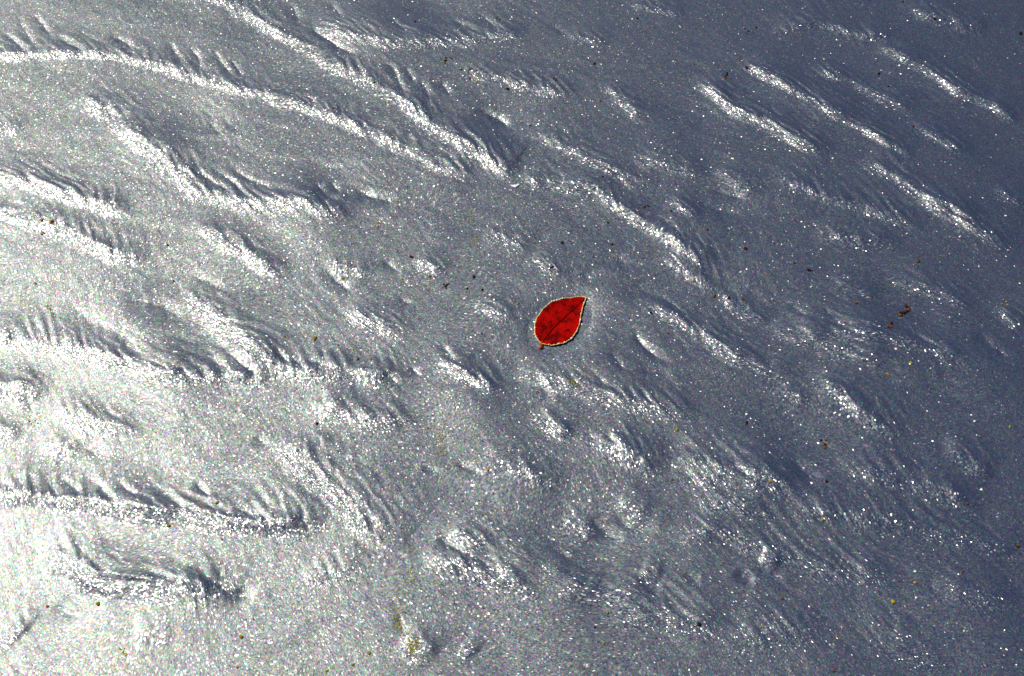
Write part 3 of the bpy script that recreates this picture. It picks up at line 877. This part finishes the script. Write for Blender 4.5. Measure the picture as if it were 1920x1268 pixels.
speck(1207, 388, 14, 'r', [(-10, 3, 2, 0), (-2, 2, 2.2, 0), (2, 0, 2, 1), (6, -3, 2.4, 0), (10, -1, 1.8, 1), (-6, 6, 1.6, 0)], 'plant_scrap', 'crumbly scrap')
speck(835, 537, 13, 'b', [(-3, -4, 2.2, 0), (0, 0, 3, 0), (3, -3, 2.4, 0), (6, -5, 2.4, 1), (1, 3, 2, 1), (-5, 2, 1.6, 1)], 'plant_scrap', 'forked scrap')
speck(771, 481, 10, 'b', [(-1, 0, 3, 0), (2, 1, 2.6, 0), (-2, -2, 1.8, 1)], 'plant_scrap', 'double scrap')
speck(1035, 503, 10, 'b', [(-2.5, 1, 2.2, 0), (0, 0, 2.4, 0), (2.5, -1.5, 2.2, 0)], 'plant_scrap', 'stubby twig')
speck(1221, 589, 8, 'k', [(-1, -2, 2.6, 0), (1, 0, 2, 0)], 'plant_scrap', 'scrap')
speck(1516, 506, 11, 'k', [(-1, 0, 3.4, 0), (2, 1, 2.6, 0), (7, 2, 1.8, 0)], 'plant_scrap', 'scrap')
speck(1490, 494, 7, 'k', [(-1, -1, 2, 0), (1, 0, 1.8, 0)], 'plant_scrap', 'scrap')
speck(1697, 582, 24, 'b', [(3, -9, 4, 0), (7, -8, 3, 1), (7, -3, 4, 1), (5, 0, 3, 0), (1, 3, 3, 0), (-3, 4, 3.4, 0), (-8, 5, 3.6, 0), (-9, 8, 3, 1), (-6, 9, 2.6, 0), (-11, 3, 2.4, 1), (-2, 8, 2, 1)], 'plant_scrap', 'ragged clump')
speck(1668, 613, 18, 'r', [(3, -5, 3, 1), (-5, 2, 3, 0), (-2, 0, 2.6, 0), (0, 3, 2.8, 0), (4, 1, 2.4, 0), (-3, 5, 2.2, 1)], 'plant_scrap', 'ragged clump')
speck(1545, 829, 16, 'b', [(-5, -5, 2.4, 0), (4, -5, 2.4, 1), (2, 4, 2.8, 0), (2, 9, 2.8, 1), (3, 7, 2, 1)], 'plant_scrap', 'scattered scrap')
speck(80, 438, 10, 'y', [(-1, 2, 2.6, 0), (0, -2, 2.4, 0), (3, 0, 2, 0), (-3, 0, 1.8, 0)], 'plant_scrap', 'scrap')
speck(61, 790, 16, 'o', [(-7, 0, 1.6, 0), (-3, 4, 1.5, 0), (4, -2, 1.4, 0), (9, 3, 1.6, 0), (2, 8, 1.4, 0)], 'plant_scrap', 'scattered scrap')
speck(1886, 565, 14, 'o', [(-3, -5, 2, 0), (2, -1, 2.4, 0), (4, 5, 2, 0), (-5, 3, 1.6, 0)], 'plant_scrap', 'scattered scrap')
speck(163, 762, 6, 'y', [(0, -2, 1.6, 0), (0, 2, 1.8, 0)], 'plant_scrap', 'scrap')

settle_labels()
# yellow-green algae: trails of flecks nobody could count
def algae(name, label, path, n, spread, seed, rr=(0.8, 1.9)):
    random.seed(seed)
    P = smooth_line(path, 6); P = resample(P, 60)
    c = ground(*P[0]); h0 = height(*c)
    bm = bmesh.new()
    for k in range(n):
        q = P[random.randrange(60)]
        px_, py_ = q[0] + random.gauss(0, spread), q[1] + random.gauss(0, spread)
        w = ground(px_, py_)
        lump(bm, w[0] - c[0], w[1] - c[1], height(*w) - h0 + 0.0001, random.uniform(*rr) * PX, 0.45, random.choice((0, 0, 1, 2)))
    me = bpy.data.meshes.new(name); bm.to_mesh(me); bm.free()
    for m in (MO, MG, MO): me.materials.append(m)
    o = link(name, me); o.location = (c[0], c[1], h0)
    o['kind'] = 'stuff'; o['label'] = label; o['category'] = 'algae'
algae('algae', 'long broken trail of yellow green algae flecks running down to the bottom edge', [(768,1066),(774,1078),(752,1095),(744,1108),(735,1132),(748,1142),(744,1165),(756,1185),(772,1200),(778,1220)], 80, 4.5, 5)
algae('algae', 'dense olive tuft of algae at the lower end of the long trail', [(770,1200),(784,1206),(780,1216),(772,1222)], 44, 6.0, 6)
algae('algae', 'olive algae smear below left of the red leaf', [(833,798),(836,808),(822,824),(828,840),(826,850)], 46, 6.0, 7)
algae('algae', 'string of yellow algae beads near the left edge', [(87,573),(95,580),(100,592),(106,596),(113,598)], 12, 0.8, 8, (1.4, 2.6))
algae('algae', 'faint olive algae patch just below the red leaf', [(1066,716),(1076,720),(1084,726)], 18, 3.5, 9, (1, 2))
algae('algae', 'faint olive algae patch far above left of the red leaf', [(872,398),(880,404),(886,412)], 14, 4, 10, (0.9, 1.8))
algae('algae', 'faint olive algae patch above left of the red leaf', [(884,448),(892,456)], 14, 3.5, 11, (0.9, 1.8))
algae('algae', 'thin olive algae smear near the bottom left corner', [(226,1214),(230,1222),(238,1232)], 14, 1.6, 12, (0.9, 1.8))
